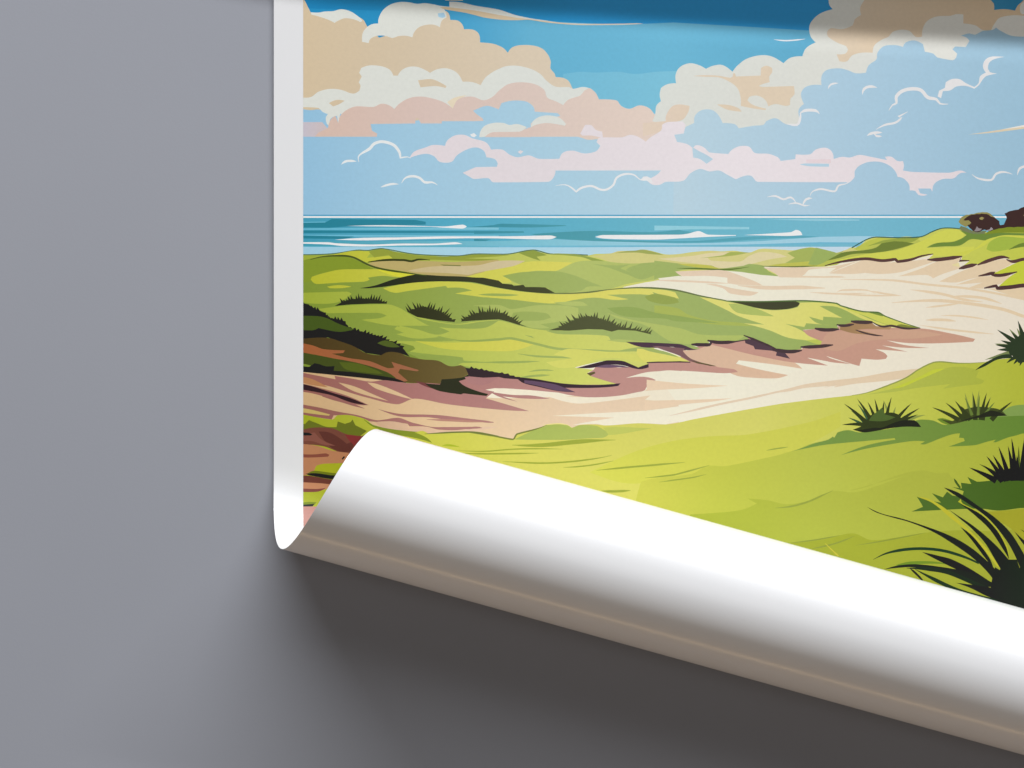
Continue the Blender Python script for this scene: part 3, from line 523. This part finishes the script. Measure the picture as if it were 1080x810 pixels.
P(T3, 'D4 995,75 1030,40 1080,0 1130,-10 1160,160 1080,160 1050,165 1020,130 1000,115', 30)
TUFT(T3, 'D4', (1095, 95), [(935, -12), (955, 45), (925, 68), (935, 95), (1045, -60), (1010, 0), (985, 165), (1022, 172), (1055, 180), (1110, 190)], 42, 0.02, 0.05)
P(T3, 'D4 820,203 870,165 950,125 1010,118 1020,140 940,146 870,182')
G4 = (70, 100, 44)
P([(960, (84, 112, 52)), (1080, (72, 100, 38))], 'D5 485,247 545,222 530,195 512,168 580,188 640,200 592,150 650,172 672,142 700,162 750,172 760,140 700,118 750,125 745,95 800,102 780,65 830,90 900,84 960,72 1080,78 2400,80 2400,215 1080,228 950,242 850,232 700,236', 20)
S((70, 94, 44), 8, 'D5 708,72 725,100 742,122', (0.1, 0.8))
BK = (36, 38, 30)
P(BK, 'D4 920,778 940,740 1000,720 1060,690 1160,650 1160,790 1080,770 1020,772 980,768', 25)
TUFT((84, 96, 40), 'D4', (1050, 775), [(840, 695), (1050, 600), (1000, 640), (1078, 600)], 26, 0.0, 0.3)
TUFT(BK, 'D4', (1050, 785), [(788, 715), (862, 703), (880, 655), (913, 648), (943, 604), (993, 600), (1012, 558), (1085, 540), (1040, 650)], 34, 0.03, 0.45)
# big clump in the corner
INK = (34, 42, 36)
P((196, 190, 60), 'D5 515,170 570,178 640,215 700,262 800,355 880,440 952,545 935,535 860,440 780,352 690,280 600,205')
P((186, 186, 56), 'D5 730,195 745,180 755,205 850,255 930,330 985,420 1000,490 960,430 900,340 820,262 760,215')
P(INK, 'D5 680,235 720,262 800,315 870,370 940,435 998,502 960,560 925,500 870,410 800,335 740,285')
P(INK, 'D5 740,205 850,262 930,340 982,430 1000,500 970,450 900,345 820,268')
P(INK, 'D5 742,328 800,370 860,440 900,500 918,550 860,475 800,395')
P((40, 42, 40), 'D5 250,222 330,258 430,283 540,318 660,362 760,412 850,478 940,570 940,640 880,560 800,485 700,415 600,355 480,305 380,277 300,252', 60)
P((40, 44, 40), 'D5 655,120 740,152 840,220 920,275 1000,350 1060,440 1100,520 1060,548 1010,440 950,352 880,275 790,210 700,152', 60)
P((120, 150, 50), 'D5 400,530 480,510 600,510 680,525 560,522 440,532')
S((38, 66, 46), 11, 'D5 283,500 360,465 460,446 560,443 660,455 760,485 840,520', (0.1, 0.6))
P((26, 28, 26), 'D5 540,460 620,478 700,500 800,552 916,628 880,625 780,580 680,532 600,492')
P((36, 44, 34), 'D5 340,552 420,530 520,525 650,540 760,560 850,590 940,640 850,640 720,590 600,550 480,540 400,545')
S((32, 52, 34), 16, 'D5 460,545 600,552 700,575 860,645 940,680', (0.1, 1))
S((36, 60, 38), 14, 'D5 505,552 620,612 720,658 820,690 940,720', (0.1, 1))
S((30, 36, 30), 8, 'D5 475,545 510,575 545,612', (0.1, 0.6))
P((24, 26, 24), 'D5 718,622 820,635 900,648 950,690 960,720 880,692 800,652')
P([(1040, (30, 38, 32)), (1080, (38, 48, 36))], 'D5 925,540 950,555 985,500 1040,500 1055,545 1080,480 1130,420 1300,400 1500,500 1500,1100 700,1100 940,715 900,660 910,600', 30)
P(INK, 'D5 1028,352 1062,385 1100,420 1100,450 1060,400')
P(INK, 'D5 1058,340 1100,360 1100,372')
for k in range(9):   # the clump goes on past the right edge of the view
    a = math.radians(-150 + k * 18)
    BLADE(INK, (1104, 610), (1104 + 75 * math.cos(a), 600 + 78 * math.sin(a)), 6, 0.1) if k > 3 else None

# ------------------------------------------------------------------ how the sheet bends
SL = 0.2775
PH = math.atan(SL)
U = (math.cos(PH), math.sin(PH)); V_ = (-math.sin(PH), math.cos(PH))
def curl_table(R0, ramp, shrink, length):
    """centre line of a curl: distance along the sheet -> (forward, height, angle)"""
    ds = 0.5; n = int(length / ds) + 2
    f = z = th = 0.0; F, Z, T = [0], [0], [0]
    for i in range(n):
        s = i * ds
        k = min(1.0, s / ramp) / (R0 - shrink * max(0, s - ramp))
        th2 = th + k * ds; tm = (th + th2) / 2
        f += math.cos(tm) * ds; z += math.sin(tm) * ds; th = th2
        F.append(f); Z.append(z); T.append(th)
    return ds, np.array(F), np.array(Z), np.array(T)
R_B = 75.8
dsB, FB, ZB, TB = curl_table(R_B, 22, 0.014, 760)
iB = int(np.argmax(FB[:int(250 / dsB)]))                # lowest point of the curl seen from above
# the curl's front line passes through sheet-space point below
FRONT = (300.6, 575.4)
v_front = FRONT[0] * V_[0] + FRONT[1] * V_[1]
V0 = v_front - FB[iB]
# upper curl, beyond the top of the view
SL2 = 0.066; PH2 = math.atan(SL2)
U2 = (math.cos(PH2), math.sin(PH2)); N2 = (math.sin(PH2), -math.cos(PH2))   # N2 points up the sheet
R_T = 46.0
dsT, FT, ZT, TT = curl_table(R_T, 20, 0.01, 420)
TOPP = (1080, -109)
W0 = TOPP[0] * N2[0] + TOPP[1] * N2[1]
XL, XRR, YT, YB = 289.0, 1329.0, -410.0, 1165.0
LIFT = 3.5
def bend(x, y, off):
    """numpy arrays of sheet points -> world points and normals of the printed side"""
    x = np.asarray(x, float); y = np.asarray(y, float)
    px, py, z = x.copy(), y.copy(), np.full_like(x, LIFT)
    nx, ny, nz = np.zeros_like(x), np.zeros_like(x), np.ones_like(x)
    s = x * V_[0] + y * V_[1] - V0
    m = s > 0
    f = np.interp(s[m], np.arange(len(FB)) * dsB, FB); h = np.interp(s[m], np.arange(len(ZB)) * dsB, ZB); t = np.interp(s[m], np.arange(len(TB)) * dsB, TB)
    d = f - s[m]
    px[m] += V_[0] * d; py[m] += V_[1] * d; z[m] += h
    nx[m] = -np.sin(t) * V_[0]; ny[m] = -np.sin(t) * V_[1]; nz[m] = np.cos(t)
    s2 = x * N2[0] + y * N2[1] - W0
    m = s2 > 0
    f = np.interp(s2[m], np.arange(len(FT)) * dsT, FT); h = np.interp(s2[m], np.arange(len(ZT)) * dsT, ZT); t = np.interp(s2[m], np.arange(len(TT)) * dsT, TT)
    d = f - s2[m]
    px[m] += N2[0] * d; py[m] += N2[1] * d; z[m] += h
    nx[m] = -np.sin(t) * N2[0]; ny[m] = -np.sin(t) * N2[1]; nz[m] = np.cos(t)
    # gentle waviness of real paper, and the ridge it throws up below the upper curl
    def wavy(x, y):
        s = x * V_[0] + y * V_[1] - V0; s2 = x * N2[0] + y * N2[1] - W0
        flat = np.clip(-s / 120, 0, 1) * np.clip(-s2 / 120, 0, 1)
        g = np.clip((x - 560) / 260, 0, 1); g = g * g * (3 - 2 * g)
        q = y - (40 + 0.066 * (x - 1080)); rise = np.clip(q / 30, 0, 1); fall = np.clip((q - 30) / 190, 0, 1)
        ridge = (rise * rise * (3 - 2 * rise)) * (1 - fall * fall * (3 - 2 * fall))
        return flat * (0.5 * np.sin(x / 140 + y / 260) + 0.35 * np.sin(x / 85 - y / 120 + 1.0)) + 1.3 * g * ridge
    e = 0.5
    z += wavy(x, y)
    nx -= (wavy(x + e, y) - wavy(x - e, y)) / (2 * e); ny -= (wavy(x, y + e) - wavy(x, y - e)) / (2 * e)
    n = np.stack([nx, -ny, nz], 1); n /= np.linalg.norm(n, axis=1, keepdims=True)
    P3 = np.stack([(px - 540) * MM, (405 - py) * MM, z * MM], 1) + n * off * MM
    return P3, n

# ------------------------------------------------------------------ materials
def material(name):
    m = bpy.data.materials.new(name); m.use_nodes = True
    nt = m.node_tree; b = nt.nodes['Principled BSDF']
    return m, nt, b
def node(nt, t, **kw):
    n = nt.nodes.new(t)
    for k, v in kw.items(): setattr(n, k, v)
    return n
def grain(nt, b, scale, strength, dist=0.0002):
    tc = node(nt, 'ShaderNodeTexCoord'); nz = node(nt, 'ShaderNodeTexNoise'); bp = node(nt, 'ShaderNodeBump')
    nz.inputs['Scale'].default_value = scale; nz.inputs['Detail'].default_value = 5; nz.inputs['Roughness'].default_value = 0.65
    bp.inputs['Strength'].default_value = strength; bp.inputs['Distance'].default_value = dist
    nt.links.new(tc.outputs['Object'], nz.inputs['Vector']); nt.links.new(nz.outputs['Fac'], bp.inputs['Height'])
    nt.links.new(bp.outputs['Normal'], b.inputs['Normal'])
    return tc, nz
ink, nt, b = material('printed ink')
at = node(nt, 'ShaderNodeAttribute', attribute_name='ink')
tc, nz = grain(nt, b, 420, 0.22, 0.0003)
nz2 = node(nt, 'ShaderNodeTexNoise'); nz2.inputs['Scale'].default_value = 260; nz2.inputs['Detail'].default_value = 3
nt.links.new(tc.outputs['Object'], nz2.inputs['Vector'])
mr = node(nt, 'ShaderNodeMapRange'); mr.inputs[1].default_value = 0.3; mr.inputs[2].default_value = 0.7; mr.inputs[3].default_value = 0.98; mr.inputs[4].default_value = 1.02
nt.links.new(nz2.outputs['Fac'], mr.inputs[0])
vm = node(nt, 'ShaderNodeVectorMath', operation='SCALE')
nt.links.new(at.outputs['Color'], vm.inputs[0]); nt.links.new(mr.outputs[0], vm.inputs['Scale'])
nt.links.new(vm.outputs[0], b.inputs['Base Color'])
b.inputs['Roughness'].default_value = 0.5; b.inputs['Specular IOR Level'].default_value = 0.3
paper, nt, b = material('white coated paper')
b.inputs['Base Color'].default_value = (0.86, 0.868, 0.89, 1)
b.inputs['Roughness'].default_value = 0.45; b.inputs['Specular IOR Level'].default_value = 0.5
b.inputs['Coat Weight'].default_value = 0.6; b.inputs['Coat Roughness'].default_value = 0.19
grain(nt, b, 300, 0.12, 0.0002)
desk, nt, b = material('matt grey painted surface')
tc, nz = grain(nt, b, 350, 0.25, 0.0003)
n3 = node(nt, 'ShaderNodeTexNoise'); n3.inputs['Scale'].default_value = 3.0; n3.inputs['Detail'].default_value = 6
nt.links.new(tc.outputs['Object'], n3.inputs['Vector'])
cr = node(nt, 'ShaderNodeValToRGB')
cr.color_ramp.elements[0].position = 0.3; cr.color_ramp.elements[0].color = (0.346, 0.362, 0.414, 1)
cr.color_ramp.elements[1].position = 0.7; cr.color_ramp.elements[1].color = (0.358, 0.374, 0.426, 1)
nt.links.new(n3.outputs['Fac'], cr.inputs['Fac']); nt.links.new(cr.outputs['Color'], b.inputs['Base Color'])
b.inputs['Roughness'].default_value = 0.6

# ------------------------------------------------------------------ objects
def link(me, name, parent=None):
    o = bpy.data.objects.new(name, me); COL.objects.link(o)
    if parent: o.parent = parent
    return o
# tabletop
me = bpy.data.meshes.new('tabletop')
me.from_pydata([(-4, -4, 0), (4, -4, 0), (4, 4, 0), (-4, 4, 0), (-4, -4, -0.04), (4, -4, -0.04), (4, 4, -0.04), (-4, 4, -0.04)], [],
               [(0, 1, 2, 3), (7, 6, 5, 4), (0, 4, 5, 1), (1, 5, 6, 2), (2, 6, 7, 3), (3, 7, 4, 0)])
me.materials.append(desk)
top = link(me, 'tabletop'); top['kind'] = 'structure'

poster = bpy.data.objects.new('poster', None); COL.objects.link(poster)
poster['label'] = 'white-bordered landscape poster of dunes and sea, lower edge rolled up on grey surface'
poster['category'] = 'poster'

# sheet: front and back of thin paper with a closed rim
sx = np.unique(np.concatenate([np.arange(XL, XRR, 8.0), [XRR]]))
sy = np.unique(np.concatenate([np.arange(YT, 262, 3.0), np.arange(262, 440, 8.0), np.arange(440, YB, 2.5), [YB]]))
gx, gy = np.meshgrid(sx, sy); nxn, nyn = len(sx), len(sy)
F3, n3_ = bend(gx.ravel(), gy.ravel(), 0.0)
B3_, _ = bend(gx.ravel(), gy.ravel(), -0.35)
N = nxn * nyn
verts = np.concatenate([F3, B3_])
faces = []
idx = lambda i, j: j * nxn + i
for j in range(nyn - 1):
    for i in range(nxn - 1):
        a, b_, c, d = idx(i, j), idx(i + 1, j), idx(i + 1, j + 1), idx(i, j + 1)
        faces.append((a, d, c, b_)); faces.append((a + N, b_ + N, c + N, d + N))
rim0 = len(faces)
for i in range(nxn - 1):
    faces.append((idx(i, 0), idx(i + 1, 0), idx(i + 1, 0) + N, idx(i, 0) + N))
    j = nyn - 1; faces.append((idx(i, j), idx(i, j) + N, idx(i + 1, j) + N, idx(i + 1, j)))
for j in range(nyn - 1):
    faces.append((idx(0, j), idx(0, j) + N, idx(0, j + 1) + N, idx(0, j + 1)))
    i = nxn - 1; faces.append((idx(i, j), idx(i, j + 1), idx(i, j + 1) + N, idx(i, j) + N))
me = bpy.data.meshes.new('paper_sheet'); me.from_pydata(verts.tolist(), [], faces); me.materials.append(paper)
sm = np.ones(len(faces), bool); sm[rim0:] = False
me.polygons.foreach_set('use_smooth', sm)
lv = np.empty(len(me.loops), int); me.loops.foreach_get('vertex_index', lv)
nn = np.concatenate([n3_, -n3_])[lv]
k = rim0 * 4
fn = np.empty(len(faces) * 3); me.polygons.foreach_get('normal', fn); fn = fn.reshape(-1, 3)
nn[k:] = np.repeat(fn[rim0:], 4, axis=0)
me.normals_split_custom_set(nn.tolist())
sheet = link(me, 'paper_sheet', poster)

# printed picture: the ink shapes cut into one planar mesh and laid on the sheet
X0, X1, Y0, Y1 = 320.0, 1298.0, -370.0, 1134.0
vs, es = [], []
def add_line(P_, closed):
    k = len(vs); vs.extend(P_)
    es.extend((k + i, k + i + 1) for i in range(len(P_) - 1))
    if closed: es.append((k + len(P_) - 1, k))
for poly, c in SHAPES:
    # keep the mesh near the picture: clamp far-out points
    q = [(min(max(x, X0 - 30), X1 + 60), min(max(y, Y0 - 60), Y1 + 60)) for x, y in poly]
    add_line(q, True)
add_line([(X0, Y0), (X1, Y0), (X1, Y1), (X0, Y1)], True)
for gxx in np.arange(X0 + 24, X1, 24.0): add_line([(gxx, Y0), (gxx, Y1)], False)
for gyy in np.arange(Y0 + 24, Y1, 24.0): add_line([(X0, gyy), (X1, gyy)], False)
def fold_line(s, base, nrm):
    # line  p.nrm = base + s  inside the picture's x range
    y0 = (base + s - X0 * nrm[0]) / nrm[1]; y1 = (base + s - X1 * nrm[0]) / nrm[1]
    a, b_ = (X0, y0), (X1, y1)
    pts_ = []
    for (p, q) in ((a, b_),):
        t0, t1 = 0.0, 1.0; dy = q[1] - p[1]
        for lim, sg in ((Y0, 1), (Y1, -1)):
            fp, fq = sg * (p[1] - lim), sg * (q[1] - lim)
            if fp < 0 and fq < 0: return
            if fp < 0: t0 = max(t0, fp / (fp - fq))
            if fq < 0: t1 = min(t1, fp / (fp - fq))
        if t0 >= t1: return
        f = lambda t: (p[0] + (q[0] - p[0]) * t, p[1] + dy * t)
        add_line([f(t0), f(t1)], False)
for s in np.arange(0, 700, 5.0): fold_line(s, V0, V_)
for s in np.arange(-390, 320, 6.0): fold_line(s, W0, N2)
r = geometry.delaunay_2d_cdt([Vector(p) for p in vs], es, [], 0, 1e-4)
ov = np.array([tuple(p) for p in r[0]]); of = [f for f in r[2]]
tri = []
for f in of:
    for k in range(1, len(f) - 1): tri.append((f[0], f[k], f[k + 1]))
tri = np.array(tri); C3_ = ov[tri].mean(1)
inside = (C3_[:, 0] > X0) & (C3_[:, 0] < X1) & (C3_[:, 1] > Y0) & (C3_[:, 1] < Y1)
tri = tri[inside]; C3_ = C3_[inside]
owner = np.zeros(len(tri), int)
for k, (poly, c) in enumerate(SHAPES):
    q = np.array([(min(max(x, X0 - 30), X1 + 60), min(max(y, Y0 - 60), Y1 + 60)) for x, y in poly])
    m = np.where((C3_[:, 0] >= q[:, 0].min()) & (C3_[:, 0] <= q[:, 0].max()) & (C3_[:, 1] >= q[:, 1].min()) & (C3_[:, 1] <= q[:, 1].max()))[0]
    if not len(m): continue
    cx, cy = C3_[m, 0], C3_[m, 1]
    wn = np.zeros(len(m), int)
    q2 = np.roll(q, -1, 0)
    for (ax, ay), (bx, by) in zip(q, q2):
        up = (ay <= cy) & (by > cy); dn = (ay > cy) & (by <= cy)
        side = (bx - ax) * (cy - ay) - (cx - ax) * (by - ay)
        wn[up & (side > 0)] += 1; wn[dn & (side < 0)] -= 1
    owner[m[wn != 0]] = k
used, inv = np.unique(tri, return_inverse=True); tri = inv.reshape(-1, 3); ov = ov[used]
# consistent facing
a, b_, c = ov[tri[:, 0]], ov[tri[:, 1]], ov[tri[:, 2]]
cr_ = (b_[:, 0] - a[:, 0]) * (c[:, 1] - a[:, 1]) - (b_[:, 1] - a[:, 1]) * (c[:, 0] - a[:, 0])
fl = cr_ > 0; tri[fl] = tri[fl][:, ::-1]
P3, nr = bend(ov[:, 0], ov[:, 1], 0.16)
me = bpy.data.meshes.new('printed_picture'); me.from_pydata(P3.tolist(), [], tri.tolist()); me.materials.append(ink)
me.polygons.foreach_set('use_smooth', np.ones(len(tri), bool))
at = me.color_attributes.new('ink', 'FLOAT_COLOR', 'CORNER')
xs = ov[tri.ravel(), 0]; ys = ov[tri.ravel(), 1]
cols = np.ones((len(xs), 4)); own3 = np.repeat(owner, 3)
for k, (poly, c) in enumerate(SHAPES):
    m = own3 == k
    if m.any():
        v = c(xs[m], ys[m]); cols[m, :3] = v.T if v.ndim == 2 else v
at.data.foreach_set('color', cols.ravel())
lv = np.empty(len(me.loops), int); me.loops.foreach_get('vertex_index', lv)
me.normals_split_custom_set(nr[lv].tolist())
pic = link(me, 'printed_picture', poster)
print('picture triangles', len(tri), 'shapes', len(SHAPES))

# ------------------------------------------------------------------ camera
D = 4.5
cam = bpy.data.cameras.new('camera'); cam.sensor_width = 36; cam.lens = 36 * D / 1.08; cam.clip_end = 100
co = bpy.data.objects.new('camera', cam); COL.objects.link(co); co.location = (0, 0, D)
scene.camera = co

# ------------------------------------------------------------------ light
w = bpy.data.worlds.new('World'); scene.world = w; w.use_nodes = True
bg = w.node_tree.nodes['Background']; bg.inputs['Color'].default_value = (1.0, 0.88, 0.77, 1); bg.inputs['Strength'].default_value = 0.10
def area(name, loc, target, sx_, sy_, power, col):
    l = bpy.data.lights.new(name, 'AREA'); l.shape = 'RECTANGLE'; l.size = sx_; l.size_y = sy_; l.energy = power; l.color = col
    o = bpy.data.objects.new(name, l); COL.objects.link(o); o.location = loc
    d = Vector(target) - Vector(loc); o.rotation_euler = d.to_track_quat('-Z', 'Y').to_euler(); return o
def from_dir(az, el, dist):
    a, e = math.radians(az), math.radians(el)
    return (dist * math.cos(e) * math.sin(a), dist * math.cos(e) * math.cos(a), dist * math.sin(e))
area('key_light', from_dir(8, 28.5, 8), (0, 0, 0), 12.0, 0.24, 915, (0.97, 0.985, 1.0))
area('softbox_light', from_dir(4, 44, 7), (0, 0, 0), 8.0, 2.4, 130, (1.0, 1.0, 1.0))
area('overhead_light', (0.25, 0.1, 4.7), (0.15, 0, 0), 1.6, 1.6, 11, (1.0, 0.98, 0.95))
area('rim_light', from_dir(195.5, 3, 3.2), (0.1, 0, 0.08), 5.0, 0.12, 16, (1.0, 0.68, 0.38))

scene.view_settings.view_transform = 'Standard'; scene.view_settings.look = 'None'
scene.view_settings.exposure = 0; scene.view_settings.gamma = 1
scene.render.engine = 'CYCLES'
